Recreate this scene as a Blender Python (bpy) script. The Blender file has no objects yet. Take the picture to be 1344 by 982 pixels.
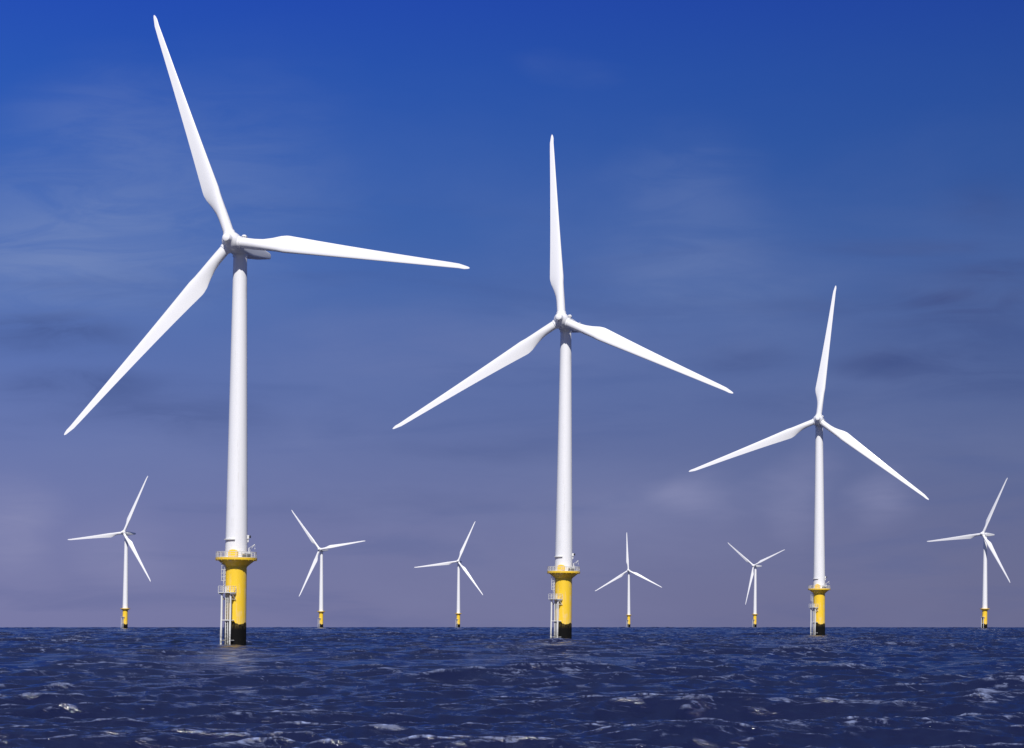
import bpy, math, random
import numpy as np
from mathutils import Matrix, Vector
random.seed(7)
R = math.radians
scn = bpy.context.scene
COL = scn.collection

# ------------------------------------------------------------------ node helpers
def new_mat(name):
    m = bpy.data.materials.new(name); m.use_nodes = True
    nt = m.node_tree
    return m, nt, nt.nodes['Principled BSDF']
def N(nt, kind, **kw):
    n = nt.nodes.new(kind)
    for k, v in kw.items(): setattr(n, k, v)
    return n
def link(nt, a, b): nt.links.new(a, b)
def math_node(nt, op, a, b=None, clamp=False):
    n = N(nt, 'ShaderNodeMath', operation=op); n.use_clamp = clamp
    for i, v in enumerate((a, b)):
        if v is None: continue
        if isinstance(v, (int, float)): n.inputs[i].default_value = v
        else: link(nt, v, n.inputs[i])
    return n.outputs[0]
def mix_col(nt, fac, a, b, blend='MIX'):
    n = N(nt, 'ShaderNodeMix', data_type='RGBA', blend_type=blend)
    for s, v in ((n.inputs[0], fac), (n.inputs[6], a), (n.inputs[7], b)):
        if isinstance(v, (int, float)): s.default_value = v
        elif isinstance(v, tuple): s.default_value = (*v, 1) if len(v) == 3 else v
        else: link(nt, v, s)
    return n.outputs[2]
def map_range(nt, v, a, b, c=0.0, d=1.0, smooth=True):
    n = N(nt, 'ShaderNodeMapRange', interpolation_type='SMOOTHSTEP' if smooth else 'LINEAR')
    link(nt, v, n.inputs[0])
    for i, x in zip((1, 2, 3, 4), (a, b, c, d)): n.inputs[i].default_value = x
    return n.outputs[0]
def noise(nt, vec, scale, detail=4, rough=.55, stretch=None, dist=0.0):
    if stretch:
        mp = N(nt, 'ShaderNodeMapping'); mp.inputs['Scale'].default_value = stretch
        link(nt, vec, mp.inputs[0]); vec = mp.outputs[0]
    n = N(nt, 'ShaderNodeTexNoise'); link(nt, vec, n.inputs['Vector'])
    n.inputs['Scale'].default_value = scale; n.inputs['Detail'].default_value = detail
    n.inputs['Roughness'].default_value = rough; n.inputs['Distortion'].default_value = dist
    return n.outputs['Fac']
def lin(r, g, b):
    f = lambda c: (c/255/12.92) if c/255 <= .04045 else ((c/255+.055)/1.055)**2.4
    return (f(r), f(g), f(b))

# ------------------------------------------------------------------ materials
def paint(name, base, worn, rough, streak=.5, lo=.52, hi=.75):
    m, nt, b = new_mat(name)
    tc = N(nt, 'ShaderNodeTexCoord').outputs['Object']
    a = noise(nt, tc, 1.0, 5, .6, (1.6, 1.6, .12))        # runs down the surface
    c = noise(nt, tc, .5, 4, .6)
    f = math_node(nt, 'MULTIPLY', map_range(nt, a, lo, hi), map_range(nt, c, .38, .62))
    f = math_node(nt, 'MULTIPLY', f, streak)
    link(nt, mix_col(nt, f, base, worn), b.inputs['Base Color'])
    r = noise(nt, tc, 3.0, 3)
    link(nt, map_range(nt, r, .3, .7, rough-.06, rough+.08), b.inputs['Roughness'])
    return m
M_WHITE = paint('white_tower_paint', (.80, .80, .81), (.60, .59, .57), .38, .5)
M_BLADE = paint('white_blade_gelcoat', (.82, .82, .83), (.70, .70, .70), .32, .35)
M_NAC = paint('light_grey_shell_paint', (.78, .79, .80), (.60, .60, .60), .42, .5)
M_YEL = paint('yellow_marine_paint', (.90, .585, .03), (.80, .60, .30), .38, .75, .46, .66)
M_GALV = paint('galvanised_steel', (.62, .62, .60), (.40, .37, .33), .5, .7)
M_LAND = paint('white_landing_paint', (.70, .70, .68), (.42, .36, .28), .55, .7)
def landing():
    nt = M_LAND.node_tree; b = nt.nodes['Principled BSDF']; src = b.inputs['Base Color'].links[0].from_socket
    tc = N(nt, 'ShaderNodeTexCoord').outputs['Object']; zz = N(nt, 'ShaderNodeSeparateXYZ'); link(nt, tc, zz.inputs[0])
    f = math_node(nt, 'MULTIPLY', map_range(nt, zz.outputs[2], 4.0, .6), map_range(nt, noise(nt, tc, 2.2, 5, .65), .36, .60))
    link(nt, mix_col(nt, math_node(nt, 'MULTIPLY', f, .8), src, (.10, .085, .05)), b.inputs['Base Color'])      # weed and rust near the waterline
landing()
M_DARK = paint('dark_grey_rubber', (.03, .03, .033), (.05, .05, .05), .6)
def growth():
    m, nt, b = new_mat('black_tidal_growth')
    tc = N(nt, 'ShaderNodeTexCoord').outputs['Object']
    a = noise(nt, tc, 1.5, 6, .65, (1, 1, .5))
    zz = N(nt, 'ShaderNodeSeparateXYZ'); link(nt, tc, zz.inputs[0])
    band = math_node(nt, 'MULTIPLY', map_range(nt, zz.outputs[2], 3.1, 4.3), map_range(nt, a, .42, .6))      # dried weed along the top edge
    dark = mix_col(nt, map_range(nt, a, .55, .75), (.004, .004, .004), (.016, .014, .010))
    link(nt, mix_col(nt, band, dark, (.075, .055, .018)), b.inputs['Base Color'])
    b.inputs['Roughness'].default_value = .85; b.inputs['Specular IOR Level'].default_value = .15
    bp = N(nt, 'ShaderNodeBump'); bp.inputs['Strength'].default_value = .5; bp.inputs['Distance'].default_value = .08
    link(nt, noise(nt, tc, 5, 5), bp.inputs['Height']); link(nt, bp.outputs[0], b.inputs['Normal'])
    return m
M_BLACK = growth()

# ------------------------------------------------------------------ mesh builder
class MB:
    def __init__(s): s.v, s.f = [], []
    def add(s, vs, fs):
        o = len(s.v); s.v += [tuple(v) for v in vs]; s.f += [tuple(i+o for i in f) for f in fs]
    def rings(s, rings, cap0=True, cap1=True):
        n = len(rings[0]); vs = [p for r in rings for p in r]; fs = []
        for i in range(len(rings)-1):
            for j in range(n):
                k = (j+1) % n
                fs.append((i*n+j, i*n+k, (i+1)*n+k, (i+1)*n+j))
        if cap0: fs.append(tuple(range(n-1, -1, -1)))
        if cap1: fs.append(tuple((len(rings)-1)*n+j for j in range(n)))
        s.add(vs, fs)
    def lathe(s, prof, n=48, axis='Z', cap0=True, cap1=True, wob=None):
        rs = []
        for i, (z, r) in enumerate(prof):
            ring = []
            for j in range(n):
                a = 2*math.pi*j/n; zz = z + (wob(a) if wob and i == len(prof)-1 else 0)
                ring.append((r*math.cos(a), r*math.sin(a), zz))
            rs.append(ring)
        s.rings(rs, cap0, cap1)
    def box(s, c, d, bev=0.0, rot=None):
        x, y, z = (k/2 for k in d); b = min(bev, x*.8, y*.8, z*.8)
        if b <= 0: b = .004
        rs = []
        for zz, ins in ((-z, b), (-z+b, 0), (z-b, 0), (z, b)):
            X, Y = x-ins, y-ins
            rs.append([(X-b, -Y, zz), (X, -Y+b, zz), (X, Y-b, zz), (X-b, Y, zz),
                       (-X+b, Y, zz), (-X, Y-b, zz), (-X, -Y+b, zz), (-X+b, -Y, zz)])
        M = Matrix.Translation(c) @ (rot if rot else Matrix.Identity(4))
        s.rings([[M @ Vector(p) for p in r] for r in rs])
    def tube(s, pts, r, n=10, closed=False):
        pts = [Vector(p) for p in pts]; rs = []; m = len(pts)
        for i, p in enumerate(pts):
            if closed: t = pts[(i+1) % m] - pts[i-1]
            else: t = pts[min(i+1, m-1)] - pts[max(i-1, 0)]
            t.normalize()
            u = Vector((0, 0, 1)) if abs(t.z) < .9 else Vector((1, 0, 0))
            a = t.cross(u).normalized(); b = a.cross(t)
            rs.append([p + r*(math.cos(2*math.pi*k/n)*a + math.sin(2*math.pi*k/n)*b) for k in range(n)])
        if closed: rs.append(rs[0]); s.rings(rs, False, False)
        else: s.rings(rs)
    def mesh(s, name, mat, smooth=35):
        me = bpy.data.meshes.new(name); me.from_pydata(s.v, [], s.f); me.materials.append(mat)
        import bmesh
        bm = bmesh.new(); bm.from_mesh(me); bmesh.ops.recalc_face_normals(bm, faces=bm.faces); bm.to_mesh(me); bm.free()
        me.polygons.foreach_set('use_smooth', [True]*len(me.polygons))
        me.set_sharp_from_angle(angle=R(smooth)); me.update()
        return me

def part(name, me, parent, mat=None):
    o = bpy.data.objects.new(name, me); COL.objects.link(o); o.parent = parent
    if mat is not None: o.matrix_basis = mat
    return o
ring = lambda r, z, n=48, a0=0, a1=2*math.pi: [(r*math.cos(a0+(a1-a0)*k/n), r*math.sin(a0+(a1-a0)*k/n), z) for k in range(n)]

# ------------------------------------------------------------------ turbine part meshes (metres, waterline at z = 0)
# the boat landing stands on the -Y side of the foundation
OV = 4.6                                             # hub centre ahead of the tower axis
HUB = 82.0
# black pile
wob = lambda a: .16*math.sin(3*a+.6) + .11*math.sin(7*a+1) + .08*math.sin(13*a) + .06*math.sin(23*a+2) + (.55 if -2.35 < (a if a < math.pi else a-2*math.pi) < -1.0 else 0)
b = MB(); b.lathe([(-9, 2.24), (0, 2.24), (3.2, 2.24), (4.3, 2.23), (4.45, 2.225)], 72, wob=wob)
ME_PILE = b.mesh('monopile', M_BLACK)
# yellow transition piece, flaring under the deck
b = MB(); b.lathe([(3.9, 2.19), (9, 2.19), (15.8, 2.19), (16.02, 2.2), (16.16, 2.28), (16.4, 2.56), (17.36, 3.72), (17.46, 3.86), (17.5, 3.95)], 72)
ME_TP = b.mesh('transition_piece', M_YEL, 40)
# deck
b = MB(); b.lathe([(17.45, 4.15), (17.5, 4.25), (17.9, 4.27), (17.93, 4.2)], 72)
for k in range(18):                                  # outriggers below the deck rim
    a = 2*math.pi*k/18; b.box((4.0*math.cos(a), 4.0*math.sin(a), 17.4), (.5, .1, .12), .01, Matrix.Rotation(a, 4, 'Z'))
ME_DECK = b.mesh('work_platform', M_YEL)
b = MB(); n = 22
for k in range(n):
    a = 2*math.pi*(k+.5)/n
    b.tube([(4.12*math.cos(a), 4.12*math.sin(a), 17.85), (4.12*math.cos(a), 4.12*math.sin(a), 19.1)], .05, 8)
for z, r in ((19.1, .055), (18.7, .035), (18.3, .035)): b.tube(ring(4.12, z, 64), r, 8, True)
b.tube(ring(4.13, 18.0, 64), .07, 6, True)
ME_RAIL = b.mesh('guardrail', M_GALV)
# tower with a foot flange
prof = [(17.9, 2.4), (18.12, 2.4), (18.16, 2.3)] + [(18.2+(80.0-18.2)*k/30, 2.3-.9*k/30) for k in range(31)]
b = MB(); b.lathe(prof, 72)
ME_TOWER = b.mesh('tower', M_WHITE, 50)
# arched yellow door hood on deck, facing the open sea side
def arch(w, h, d, n=14, inset=0):
    w2 = w/2-inset; pts = [(-w2, 0)]
    hh = h-inset-w2*.6
    for k in range(n+1):
        a = math.pi - math.pi*k/n; pts.append((w2*math.cos(a), hh + .6*w2*math.sin(a)))
    pts.append((w2, 0)); return pts
b = MB(); pts = arch(1.9, 1.65, 1)
b.rings([[(x, y, z) for x, z in pts] for y in (-2.95, -2.9, -1.9)])
ME_HOOD = b.mesh('door_hood', M_YEL)
b = MB(); pts = arch(1.3, 1.35, 1)
b.rings([[(x, y, z) for x, z in pts] for y in (-2.99, -2.93)])
ME_DOOR = b.mesh('door', M_YEL)
# thin ledge round part of the tower foot
b = MB(); a0, a1 = R(195), R(262); rs = []
for k in range(17):
    a = a0+(a1-a0)*k/16; rs.append([(r*math.cos(a), r*math.sin(a), z) for r, z in ((2.2, 21.55), (2.62, 21.55), (2.62, 21.75), (2.2, 21.75))])
b.rings(rs); ME_LEDGE = b.mesh('cable_ledge', M_GALV)
# davit crane
b = MB()
b.lathe([(17.9, .2), (18.05, .2), (18.1, .12), (19.9, .1), (20.0, .04)], 16)
b.tube([(0, 0, 18.6), (.2, 0, 19.3), (.6, 0, 20.0), (1.2, 0, 20.7)], .07, 10)
b.tube([(0, 0, 19.9), (1.1, 0, 20.68)], .04, 8); b.tube([(1.2, 0, 20.7), (1.2, 0, 19.9)], .025, 6)
b.box((1.2, 0, 19.8), (.15, .15, .25), .03); b.box((-.2, 0, 18.7), (.28, .3, .4), .04)
ME_DAVIT = b.mesh('davit_crane', M_GALV)
# equipment box
b = MB(); b.box((0, 0, 18.75), (1.7, 1.0, .5), .06); ME_BOXTOP = b.mesh('lid', M_LAND)
b = MB(); b.box((0, 0, 18.2), (1.5, .85, .62), .04); ME_BOX = b.mesh('equipment_box', M_DARK)
# fog horn on tower side
b = MB(); b.box((2.4, 0, 22.2), (.4, .5, .8), .08); b.box((2.38, 0, 21.5), (.22, .1, .7), .02); ME_HORN = b.mesh('fog_horn', M_LAND)
b = MB(); b.rings([[(2.5+x, r*math.cos(2*math.pi*k/16), 22.3+r*math.sin(2*math.pi*k/16)) for k in range(16)] for x, r in ((.06, .16), (.2, .2), (.42, .31), (.42, .24), (.3, .18))])
ME_TRUMPET = b.mesh('trumpet', M_DARK)
# boat landing
b = MB()
for s in (-1, 1):
    b.tube([(1.08*s, -3.55, -6), (1.08*s, -3.55, 2), (1.08*s, -3.45, 6), (1.08*s, -3.42, 10.65)], .21, 16)
    for z in (1.0, 5.1, 9.4): b.tube([(1.08*s, -3.45, z), (.95*s, -1.9, z)], .11, 10)
b.tube([(-1.08, -3.47, 5.1), (1.08, -3.47, 5.1)], .1, 10)
ME_LAND = b.mesh('boat_landing', M_LAND)
b = MB()
for s in (-1, 1): b.tube([(.27*s, -3.15, -3), (.27*s, -3.15, 12.0)], .1, 10)
z = -2.5
while z < 11.8: b.tube([(-.27, -3.15, z), (.27, -3.15, z)], .03, 6); z += .3
ME_LLAD = b.mesh('ladder', M_LAND)
b = MB(); b.box((0, -3.15, 10.75), (3.1, 2.0, .16), .03)
for s in (-1, 1):
    for y in (-2.4,):
        b.tube([(1.35*s, -3.6, 10.65), (1.35*s, -2.0, 9.3)], .08, 8)
    b.box((1.44*s, -3.2, 10.56), (.1, 1.7, .25), .02)
ME_REST = b.mesh('rest_platform', M_LAND)
b = MB(); P = [(-1.5, -2.2), (-1.5, -4.1), (-.5, -4.1), (.5, -4.1), (1.5, -4.1), (1.5, -2.2)]
P2 = [(-1.5, -3.15), *P, (1.5, -3.15)]
for x, y in P2: b.tube([(x, y, 10.8), (x, y, 12.05)], .05, 8)
for z in (12.05, 11.65, 11.25):
    b.tube([(x, y, z) for x, y in P[:3]], .05 if z > 12 else .035, 8); b.tube([(x, y, z) for x, y in P[3:]], .05 if z > 12 else .035, 8)
ME_RRAIL = b.mesh('guardrail', M_GALV)
# upper ladder with safety cage
b = MB()
for s in (-1, 1): b.tube([(-.9+.25*s, -2.45, 10.9), (-.9+.25*s, -2.45, 17.5)], .05, 8)
z = 11.2
while z < 17.3: b.tube([(-1.15, -2.45, z), (-.65, -2.45, z)], .03, 6); z += .3
z = 13.2
while z < 17.3:
    b.tube([(-.9+.42*math.cos(t), -2.55+.72*math.sin(t)*1.0, z) for t in [R(180+180*k/10) for k in range(11)]], .05, 6); z += .75
for t in (200, 270, 340): b.tube([(-.9+.42*math.cos(R(t)), -2.55+.72*math.sin(R(t)), 13.2), (-.9+.42*math.cos(R(t)), -2.55+.72*math.sin(R(t)), 16.9)], .04, 6)
ME_ULAD = b.mesh('caged_ladder', M_LAND)

# nacelle: x right, y up, z towards the rotor; origin on the tower axis at shaft height
def sup(hw, yb, yt, e, n=40):
    out = []
    cy, hh = (yb+yt)/2, (yt-yb)/2
    for k in range(n):
        t = 2*math.pi*k/n; c, s = math.cos(t), math.sin(t)
        out.append((hw*math.copysign(abs(c)**(2/e), c), cy+hh*math.copysign(abs(s)**(2/e), s)))
    return out
b = MB(); rs = []
for z, hw, yb, yt, e in ((3.1, 1.4, -1.4, 1.4, 2), (2.6, 1.62, -1.6, 1.62, 2.1), (2.0, 1.74, -1.6, 1.72, 2.6), (1.3, 1.8, -1.55, 1.8, 3.6), (0, 1.82, -1.45, 1.85, 5.5),
                         (-3, 1.82, -1.25, 1.88, 7), (-6, 1.82, -.8, 1.8, 8), (-12.1, 1.76, .3, 1.65, 8), (-12.8, 1.7, .42, 1.58, 7), (-13.0, 1.5, .55, 1.4, 5)):
    rs.append([(x, y, z) for x, y in sup(hw, yb, yt, e)])
b.rings(rs); ME_NAC = b.mesh('nacelle', M_NAC, 30)
b = MB(); rs = [[(r*math.cos(2*math.pi*k/40), y, r*math.sin(2*math.pi*k/40)) for k in range(40)] for y, r in ((-1.85, 1.42), (-1.82, 1.5), (-1.2, 1.56))]
b.rings(rs); ME_YAW = b.mesh('yaw_ring', M_NAC)
b = MB(); b.box((1.25, 2.1, 1.0), (.95, .75, 1.1), .22); ME_VENT = b.mesh('roof_vent', M_BLADE)
b = MB()
for x in (-.8, .8):
    b.tube([(x, 1.8, -11.4), (x, 2.75, -11.4)], .05, 8); b.box((x, 2.8, -11.4), (.22, .12, .22), .03); b.tube([(x-.22, 2.86, -11.4), (x+.22, 2.86, -11.4)], .025, 6)
b.tube([(-.8, 2.45, -11.4), (.8, 2.45, -11.4)], .04, 8)
ME_MAST = b.mesh('weather_mast', M_GALV)
b = MB()
rs = [[(.24*c*math.cos(2*math.pi*k/16), y, -8.6+.24*c*math.sin(2*math.pi*k/16)) for k in range(16)] for y, c in ((1.95, 1.2), (2.1, 1.2), (2.12, .9), (2.4, .9), (2.52, .6), (2.55, .1))]
b.rings(rs); ME_LAMP = b.mesh('warning_lamp', M_GALV)
# hub: z towards the wind
b = MB()
b.lathe([(-1.85, 1.55), (-1.8, 1.72), (-1.5, 1.88), (-.6, 1.98), (.4, 1.96), (1.1, 1.78), (1.65, 1.42), (2.0, 1.1), (2.2, .98), (2.45, .93), (2.95, .88), (3.2, .76), (3.36, .5), (3.42, .15)], 48)
for k in range(3):                                   # root collars
    M = Matrix.Rotation(-2*math.pi*k/3, 4, 'Z') @ Matrix.Rotation(R(3), 4, 'X')
    b.rings([[M @ Vector((r*math.cos(2*math.pi*j/40), y, r*math.sin(2*math.pi*j/40))) for j in range(40)] for y, r in ((.8, 1.26), (2.0, 1.24), (2.15, 1.2), (2.16, 1.08))])
ME_HUB = b.mesh('hub', M_BLADE, 32)
# blade: span along y (unit length 52 m), leading edge at +x, wind side +z
def foil(c, th, n=28):
    up, lo = [], []
    for k in range(n//2+1):
        x = .5*(1-math.cos(math.pi*k/(n//2)))
        t = 5*th*(.2969*math.sqrt(x)-.126*x-.3516*x*x+.2843*x**3-.1036*x**4)
        cam = .03*4*x*(1-x)
        up.append((x, cam+t)); lo.append((x, cam-t))
    return up + lo[-2:0:-1]
ST = [(.035, 2.16, 1, 0, 12), (.05, 2.16, 1, 0, 12), (.075, 2.18, .97, .05, 12), (.1, 2.28, .86, .2, 12), (.13, 2.55, .68, .5, 12), (.165, 2.98, .52, .8, 11.5), (.2, 3.45, .41, 1, 10.5), (.222, 3.74, .36, 1, 10), (.232, 3.78, .35, 1, 9.7), (.245, 3.72, .34, 1, 9.3),
      (.3, 3.42, .30, 1, 7.5), (.38, 3.02, .27, 1, 6), (.48, 2.58, .24, 1, 4.5), (.6, 2.12, .21, 1, 3), (.72, 1.70, .19, 1, 2), (.83, 1.36, .18, 1, 1.2), (.91, 1.12, .17, 1, .6), (.955, .95, .17, 1, .3), (.98, .74, .17, 1, 0), (.993, .48, .17, 1, 0), (1.0, .16, .2, 1, 0)]
def blade_mesh():
    b = MB(); rs = []
    for r, c, th, w, tw in ST:
        y = r*52; F = foil(c, th); n = len(F); ring_ = []
        ax = .5+(.3-.5)*w
        for k, (x, t) in enumerate(F):
            fx, fz = (ax-x)*c, -t*c
            ang = math.acos(max(-1, min(1, 1-2*x)))*(1 if k <= n//2 else -1)
            cx, cz = 1.08*math.cos(ang), -1.08*math.sin(ang)
            px, pz = cx*(1-w)+fx*w, cz*(1-w)+fz*w
            if r > .965: px += .16*c                # tip swept to the rear
            q = R(tw); ring_.append((px*math.cos(q)+pz*math.sin(q)*-1, y, px*math.sin(q)+pz*math.cos(q)))
        rs.append(ring_)
    b.rings(rs); return b.mesh('blade', M_BLADE, 60)
ME_BLADE = blade_mesh()

# ------------------------------------------------------------------ turbines
CAM_H = 4.3
# x, y, rotor yaw, shaft tilt, lean, blades (angle, length), landing turn, detail, label
TURB = [
 (-56.80, 437.67, 14.72, 7.0, 0.75, [(-21.77, 51.83), (98.74, 51.98), (219.27, 52.05)], -27, True, 'largest white wind turbine, yellow base with white boat landing, lowest blade reaching down left'),
 (13.12, 549.62, 15.68, 8.5, 0.55, [(-4.95, 49.12), (114.6, 50.02), (236.5, 51.56)], -41, True, 'second largest white turbine, upper blade almost upright, standing between the two other big ones'),
 (117.44, 815.56, 12.91, 7.0, 0.00, [(7.06, 51.91), (127.49, 52.36), (248.04, 52.7)], -50, True, 'third largest white turbine, upper blade tilted slightly right, black foot standing in the sea'),
 (-329.10, 1813.99, 20.51, 7.0, 0.80, [(23.54, 52.79), (143.28, 52.68), (263.07, 53.08)], -34, False, 'small distant turbine below the lowest blade of the largest one, one blade pointing level left'),
 (-198.70, 2219.56, 20.15, 7.0, 0.40, [(-39.17, 53.65), (81.14, 53.4), (201.06, 53.52)], -36, False, 'small distant turbine just right of the largest tower, upper blade leaning left'),
 (-66.41, 2638.82, 9.00, 7.0, 0.30, [(22.83, 54.03), (142.22, 53.77), (261.65, 55.11)], -38, False, 'small distant turbine under the lower left blade of the second largest, upper blade leaning right'),
 (168.71, 3081.04, 11.86, 7.0, 0.00, [(-2.9, 55.43), (117.15, 56.11), (237.54, 56.8)], -42, False, 'smallest distant turbine, one blade straight up, just right of the second largest turbine base'),
 (322.65, 2834.54, 39.72, 7.0, 0.60, [(-53.43, 52.94), (67.18, 53.1), (186.91, 53.18)], -44, False, 'small distant turbine posed like a Y, lower blade along its tower, beside third largest turbine'),
 (407.72, 1840.27, 41.89, 7.0, 0.40, [(24.48, 52.74), (144.22, 53.1), (263.8, 53.29)], -46, False, 'small distant turbine beyond the lower right blade of the third largest, rightmost in the picture'),
]
RX = lambda d: Matrix.Rotation(R(d), 4, 'X')
RY = lambda d: Matrix.Rotation(R(d), 4, 'Y')
RZ = lambda d: Matrix.Rotation(R(d), 4, 'Z')
for (x, y, yaw, tilt, lean, blades, land, detail, label) in TURB:
    t = bpy.data.objects.new('wind_turbine', None); COL.objects.link(t)
    t.empty_display_size = 5
    t['label'] = label; t['category'] = 'wind turbine'; t['group'] = 'white wind turbines standing in the sea'
    t.matrix_basis = Matrix.Translation((x, y, 0)) @ RY(lean) @ RZ(land)
    part('monopile', ME_PILE, t); part('transition_piece', ME_TP, t)
    deck = part('work_platform', ME_DECK, t)
    part('tower', ME_TOWER, t)
    lo = part('boat_landing', ME_LAND, t)
    if detail:
        part('guardrail', ME_RAIL, deck)
        part('ladder', ME_LLAD, lo)
        rp = part('rest_platform', ME_REST, t); part('guardrail', ME_RRAIL, rp)
        part('caged_ladder', ME_ULAD, t, RZ(-10))
        face = -land + math.degrees(math.atan2(x, y))*-1       # local turn that faces the open water in front
        hd = part('door_hood', ME_HOOD, t, RZ(face-14) @ Matrix.Translation((0, 0, 17.93)))
        part('door', ME_DOOR, hd)
        part('cable_ledge', ME_LEDGE, t, RZ(face))
        part('davit_crane', ME_DAVIT, t, RZ(face) @ Matrix.Translation((2.55, -1.9, 0)))
        eb = part('equipment_box', ME_BOX, t, RZ(face+38) @ Matrix.Translation((0, -3.3, 0))); part('lid', ME_BOXTOP, eb)
        fh = part('fog_horn', ME_HORN, t, RZ(face-8)); part('trumpet', ME_TRUMPET, fh)
    else:
        rp = part('rest_platform', ME_REST, t)
    ps, ti = R(yaw), R(tilt)
    n = Vector((-math.sin(ps)*math.cos(ti), -math.cos(ps)*math.cos(ti), math.sin(ti)))
    rt = Vector((math.cos(ps), -math.sin(ps), 0)); up = n.cross(rt)
    fr = Matrix((( rt.x, up.x, n.x, 0), (rt.y, up.y, n.y, 0), (rt.z, up.z, n.z, 0), (0, 0, 0, 1)))
    top = Vector((0, 0, HUB - OV*math.sin(ti)))
    nac = part('nacelle', ME_NAC, t, RZ(-land) @ Matrix.Translation(top) @ fr @ RX(tilt-2.5))
    if detail:
        part('yaw_ring', ME_YAW, nac); part('roof_vent', ME_VENT, nac); part('weather_mast', ME_MAST, nac); part('warning_lamp', ME_LAMP, nac)
    hub = part('hub', ME_HUB, t, RZ(-land) @ Matrix.Translation(top + OV*n) @ fr @ RZ(-blades[0][0]))
    for a, BL in blades:
        part('blade', ME_BLADE, hub, RZ(blades[0][0]-a) @ RX(3) @ Matrix.Diagonal((1, BL/52, 1, 1)))

# ------------------------------------------------------------------ sea: one sheet, waves as real geometry
def sea():
    d = [6.0]
    while d[-1] < 14000:
        r = d[-1]
        s = max(.13, min(.20*r*r/(2133*CAM_H), 1.25 if r < 900 else 2.5)) if r < 3200 else max(3.0, (r-3200)*.06)
        if r < 60: s = .4
        d.append(r+s)
    d = np.array(d)
    fine = np.arange(-16, 16.0001, .0255)
    w1 = np.arange(16.25, 40, .25); w2 = np.arange(44, 180, 4.0)
    th = np.radians(np.concatenate([-w2[::-1], -w1[::-1], fine, w1, w2, [180.0]]))
    Rr, Th = np.meshgrid(d, th, indexing='ij')
    X0 = (Rr*np.sin(Th)).astype(np.float32); Y0 = (Rr*np.cos(Th)).astype(np.float32)
    sp = np.gradient(d)[:, None]                       # local sample spacing, limits which waves the sheet can carry
    lat = Rr*np.gradient(th)[None, :]
    spc = np.maximum(sp, lat).astype(np.float32)
    X, Y = X0.copy(), Y0.copy(); Z = np.zeros_like(X)
    jx = np.ones_like(X); jy = np.ones_like(X); jxy = np.zeros_like(X)
    rng = np.random.default_rng(21)
    NW = 165
    lam = np.exp(np.linspace(math.log(.48), math.log(26), NW)) * rng.uniform(.96, 1.04, NW)
    for L in lam:
        k = 2*math.pi/L
        st = .042*(1.2 if L < 1.6 else 1 if L < 6 else (6/L)**.5)*rng.uniform(.6, 1.4)
        a = st/k
        spread = 16 + 22*math.exp(-L/2.0)
        ang = R(-90 + 14 + rng.normal(0, spread))      # travelling towards the viewer, a little from the right
        dx, dy = math.cos(ang), math.sin(ang)
        ph = rng.uniform(0, 6.283)
        fade = np.clip((L/(2.2*spc)-.6)/.8, 0, 1)
        A = a*fade
        on = np.nonzero(fade.max(1) > 0)[0]                 # rows of the sheet that carry this wave
        if not len(on): continue
        r_ = slice(on[0], on[-1]+1); A = A[r_]
        p = k*(dx*X0[r_]+dy*Y0[r_])+ph
        c, s = np.cos(p), np.sin(p)
        Z[r_] += A*c
        X[r_] -= A*dx*s; Y[r_] -= A*dy*s
        q = A*k*c
        jx[r_] -= q*dx*dx; jy[r_] -= q*dy*dy; jxy[r_] -= q*dx*dy
    J = jx*jy-jxy*jxy
    drop = np.where(Rr > 2300, (Rr-2300)**2/(2*468000), 0) + .4*np.clip((1500-Rr)/900, 0, 1)
    Z = Z*np.clip(1-(Rr-2300)/4000, .2, 1) - drop
    nr, nc = X.shape
    co = np.stack([X, Y, Z], -1).reshape(-1, 3).astype(np.float32)
    i = np.arange(nr-1)[:, None]*nc; j = np.arange(nc-1)[None, :]
    q = np.stack([i+j, i+j+1, i+nc+j+1, i+nc+j], -1).reshape(-1, 4)[:, ::-1]
    # close the sheet under the viewer
    c0 = len(co); co = np.vstack([co, [[0, 0, 0]]]).astype(np.float32)
    tri = np.stack([np.full(nc-1, c0), np.arange(nc-1)+1, np.arange(nc-1)], -1)
    me = bpy.data.meshes.new('sea')
    nl = q.size+tri.size
    me.vertices.add(len(co)); me.vertices.foreach_set('co', co.ravel())
    me.loops.add(nl); me.loops.foreach_set('vertex_index', np.concatenate([q.ravel(), tri.ravel()]).astype(np.int32))
    ls = np.concatenate([np.arange(len(q))*4, len(q)*4+np.arange(len(tri))*3]).astype(np.int32)
    me.polygons.add(len(ls)); me.polygons.foreach_set('loop_start', ls)
    me.update(calc_edges=True); me.validate()
    me.polygons.foreach_set('use_smooth', np.ones(len(me.polygons), bool))
    at = me.attributes.new('whitecap', 'FLOAT', 'POINT')
    at.data.foreach_set('value', np.append(J.ravel(), 1).astype(np.float32))
    me.update()
    o = bpy.data.objects.new('sea', me); COL.objects.link(o); o['kind'] = 'structure'
    print('sea', nr, nc, 'z rms', Z[(Rr > 20) & (Rr < 300)].std(), 'J pct', np.percentile(J[(Rr > 20) & (Rr < 150)], [1, 3, 5, 10, 50]))
    # material
    m, nt, b = new_mat('sea_water')
    geo = N(nt, 'ShaderNodeNewGeometry').outputs['Position']
    J_ = N(nt, 'ShaderNodeAttribute', attribute_name='whitecap').outputs['Fac']
    fn = noise(nt, geo, 3.0, 6, .72, (.9, .35, 1), .6)
    fo = math_node(nt, 'MULTIPLY', map_range(nt, J_, .54, .0), map_range(nt, fn, .38, .66))
    gz = N(nt, 'ShaderNodeSeparateXYZ'); link(nt, geo, gz.inputs[0])
    fl = noise(nt, geo, .9, 7, .72, (.5, 1.3, 1), .7)
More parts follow.
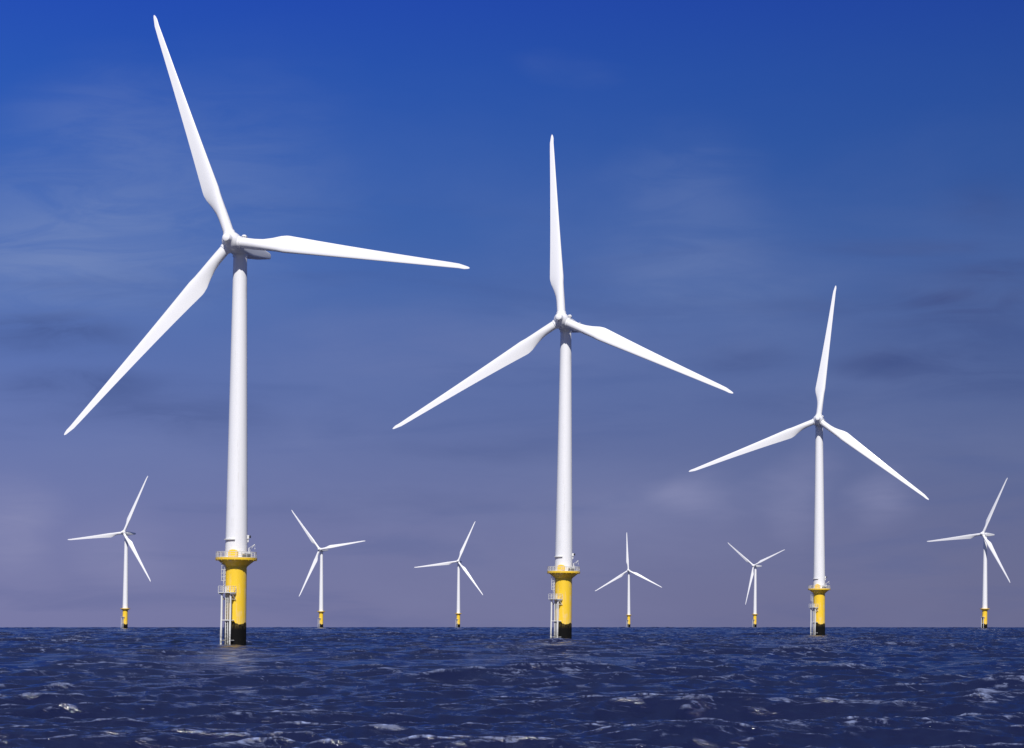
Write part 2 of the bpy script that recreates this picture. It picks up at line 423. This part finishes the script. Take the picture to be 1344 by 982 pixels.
    fo2 = math_node(nt, 'MULTIPLY', math_node(nt, 'MULTIPLY', map_range(nt, gz.outputs[2], -.35, .25), map_range(nt, fl, .54, .68)), .5)   # streaks on the higher water
    fo = math_node(nt, 'MAXIMUM', fo, fo2)
    bc = mix_col(nt, fo, (.0058, .0088, .040), (.31, .37, .60))
    link(nt, bc, b.inputs['Base Color'])
    link(nt, map_range(nt, fo, 0, .6, .09, 1.0, False), b.inputs['Roughness'])
    link(nt, map_range(nt, fo, 0, .5, .5, .0, False), b.inputs['Specular IOR Level'])
    b.inputs['IOR'].default_value = 1.55
    h1 = noise(nt, geo, 1.1, 5, .62, (.7, 1.5, 1), .3)
    h2 = noise(nt, geo, 5.5, 4, .6, (.7, 1.4, 1), .2)
    h0 = noise(nt, geo, .32, 3, .5, (.6, 1.3, 1), .3)
    gust = map_range(nt, noise(nt, geo, .02, 4, .6, (.5, 1.2, 1), .5), .35, .65, .65, 1.25)   # cat's paws: rougher and calmer patches
    h = math_node(nt, 'ADD', math_node(nt, 'MULTIPLY', h1, 1.0), math_node(nt, 'MULTIPLY', h2, .5))
    h = math_node(nt, 'MULTIPLY', h, gust)
    h = math_node(nt, 'ADD', h, math_node(nt, 'MULTIPLY', h0, 1.0))
    bp = N(nt, 'ShaderNodeBump'); bp.inputs['Strength'].default_value = 1; bp.inputs['Distance'].default_value = .10
    link(nt, h, bp.inputs['Height']); link(nt, bp.outputs[0], b.inputs['Normal'])
    me.materials.append(m)
sea()

# ------------------------------------------------------------------ daylight
SUN_AZ, SUN_EL = 0, 43                               # degrees left of straight behind the camera, height
az, el = R(SUN_AZ), R(SUN_EL)
to_sun = Vector((math.sin(az)*math.cos(el), -math.cos(az)*math.cos(el), math.sin(el)))
sl = bpy.data.lights.new('sun', 'SUN'); sl.energy = 4.5; sl.angle = R(.5); sl.color = (1, .965, .92)
so = bpy.data.objects.new('sun', sl); COL.objects.link(so)
so.rotation_euler = (-to_sun).to_track_quat('-Z', 'Y').to_euler()

w = bpy.data.worlds.new('World'); scn.world = w; w.use_nodes = True
nt = w.node_tree; bg = nt.nodes['Background']; STR = .1
sky = N(nt, 'ShaderNodeTexSky', sky_type='NISHITA'); sky.sun_disc = False
sky.sun_elevation = el; sky.sun_rotation = math.atan2(to_sun.x, to_sun.y); sky.air_density = 1; sky.dust_density = .4; sky.ozone_density = 4
tc = N(nt, 'ShaderNodeTexCoord').outputs['Generated']
sx = N(nt, 'ShaderNodeSeparateXYZ'); link(nt, tc, sx.inputs[0])
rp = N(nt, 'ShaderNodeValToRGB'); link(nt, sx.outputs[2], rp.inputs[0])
stops = [(0, (108, 110, 157)), (.0427, (103, 107, 159)), (.078, (94, 105, 161)), (.1134, (83, 102, 164)), (.148, (69, 98, 167)), (.182, (53, 92, 170)), (.216, (38, 84, 171)), (.249, (27, 76, 172)), (.281, (20, 66, 173)), (.34, (34, 70, 158)), (.46, (70, 90, 146)), (.66, (88, 102, 146)), (1, (98, 110, 146))]  # upper stops, out of view, greyed to neutralise ambient light and sea reflections
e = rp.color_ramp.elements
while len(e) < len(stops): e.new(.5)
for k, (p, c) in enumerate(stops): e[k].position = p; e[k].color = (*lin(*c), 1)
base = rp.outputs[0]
# brighter to the left of view, darker to the right
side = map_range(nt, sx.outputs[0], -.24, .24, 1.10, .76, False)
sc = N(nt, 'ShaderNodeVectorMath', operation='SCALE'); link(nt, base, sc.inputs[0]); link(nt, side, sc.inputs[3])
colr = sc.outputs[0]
# thin high cloud: soft pale veils and darker bands, each at its own bearing and height (tangents), torn by noise
inv = math_node(nt, 'DIVIDE', 1.0, math_node(nt, 'MAXIMUM', sx.outputs[1], .05))
dirv = N(nt, 'ShaderNodeVectorMath', operation='SCALE'); link(nt, tc, dirv.inputs[0]); link(nt, inv, dirv.inputs[3])
dn = N(nt, 'ShaderNodeTexNoise'); mp = N(nt, 'ShaderNodeMapping'); mp.inputs['Scale'].default_value = (9, 9, 26)
link(nt, dirv.outputs[0], mp.inputs[0]); link(nt, mp.outputs[0], dn.inputs['Vector']); dn.inputs['Scale'].default_value = 1; dn.inputs['Detail'].default_value = 4
vm = lambda op, a, b: (lambda n: (link(nt, a, n.inputs[0]), setattr(n.inputs[1], 'default_value', b) if isinstance(b, tuple) else link(nt, b, n.inputs[1]), n.outputs[0])[-1])(N(nt, 'ShaderNodeVectorMath', operation=op))
warp = vm('MULTIPLY', vm('SUBTRACT', dn.outputs['Color'], (.5, .5, .5)), (.075, 0, .03))
P = vm('ADD', dirv.outputs[0], warp)
def blobs(lst):
    acc = None
    for a, e_, sa, se, k in lst:
        q = vm('MULTIPLY', vm('SUBTRACT', P, (a, 1, e_)), (1/sa, 0, 1/se))
        ln = N(nt, 'ShaderNodeVectorMath', operation='LENGTH'); link(nt, q, ln.inputs[0])
        f = map_range(nt, ln.outputs['Value'], 1.5, 0, 0, k)
        acc = f if acc is None else math_node(nt, 'ADD', acc, f)
    return acc
fib = noise(nt, dirv.outputs[0], 1.0, 6, .62, (16, 1, 70), .8)          # fibres
light = blobs([(-.200, .196, .080, .034, .30), (-.215, .166, .090, .028, .34), (.083, .192, .034, .040, .12), (.100, .160, .050, .03, .14), (.026, .259, .018, .006, .07), (.09, .215, .03, .02, .08), (-.190, .240, .040, .026, .20), (-.120, .215, .05, .05, .14)])
puff = blobs([(-.238, .046, .026, .022, .46), (-.180, .036, .022, .020, .26), (.098, .060, .018, .009, .46), (.136, .062, .014, .020, .36), (.174, .060, .014, .014, .46), (.07, .05, .05, .02, .15), (-.03, .13, .10, .02, .12)])
dark = blobs([(-.222, .137, .046, .009, .62), (-.200, .113, .040, .009, .60), (-.165, .098, .050, .011, .45), (.214, .143, .056, .024, .55), (.180, .124, .030, .007, .7), (.190, .179, .040, .006, .6), (.225, .165, .03, .006, .5), (.205, .150, .035, .005, .5), (.104, .128, .026, .007, .45), (.14, .150, .03, .006, .4),
              (.226, .114, .040, .010, .5), (-.010, .082, .060, .006, .22), (.15, .105, .06, .008, .28), (-.06, .055, .09, .006, .18), (.22, .20, .03, .012, .3)])
colr = mix_col(nt, math_node(nt, 'MULTIPLY', light, map_range(nt, fib, .30, .66, .45, 1.0), True), colr, lin(134, 150, 192))
colr = mix_col(nt, math_node(nt, 'MULTIPLY', puff, map_range(nt, fib, .30, .66, .6, 1.0), True), colr, lin(144, 144, 184))
colr = mix_col(nt, math_node(nt, 'MULTIPLY', dark, map_range(nt, fib, .32, .64, .35, 1.0), True), colr, lin(46, 62, 124))
n1 = noise(nt, tc, 4.6, 6, .55, (1, 1, 3.0), .4)
colr = mix_col(nt, math_node(nt, 'MULTIPLY', math_node(nt, 'MULTIPLY', map_range(nt, n1, .45, .74), .10), map_range(nt, sx.outputs[2], .28, .12)), colr, lin(146, 154, 194))
n2 = noise(nt, tc, 7.0, 5, .55, (1, 1, 7.0), .5)
colr = mix_col(nt, math_node(nt, 'MULTIPLY', math_node(nt, 'MULTIPLY', map_range(nt, n2, .50, .72), .26), map_range(nt, sx.outputs[2], .22, .14)), colr, lin(58, 78, 142))
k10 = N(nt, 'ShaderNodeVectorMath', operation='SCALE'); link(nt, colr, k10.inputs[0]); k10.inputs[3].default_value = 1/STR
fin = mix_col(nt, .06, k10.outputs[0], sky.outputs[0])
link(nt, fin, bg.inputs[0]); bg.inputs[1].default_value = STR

# ------------------------------------------------------------------ camera
cd = bpy.data.cameras.new('camera'); cam = bpy.data.objects.new('camera', cd); COL.objects.link(cam)
cam.location = (0, 0, CAM_H); cam.rotation_euler = (R(90), 0, 0)
cd.sensor_width = 36; cd.lens = 36*2800/1344; cd.shift_y = (819.5-491)/1344
cd.clip_start = .5; cd.clip_end = 40000
scn.camera = cam
scn.view_settings.view_transform = 'Standard'; scn.view_settings.look = 'None'
scn.view_settings.gamma = 1; scn.view_settings.exposure = 0.0; scn.view_settings.use_curve_mapping = False
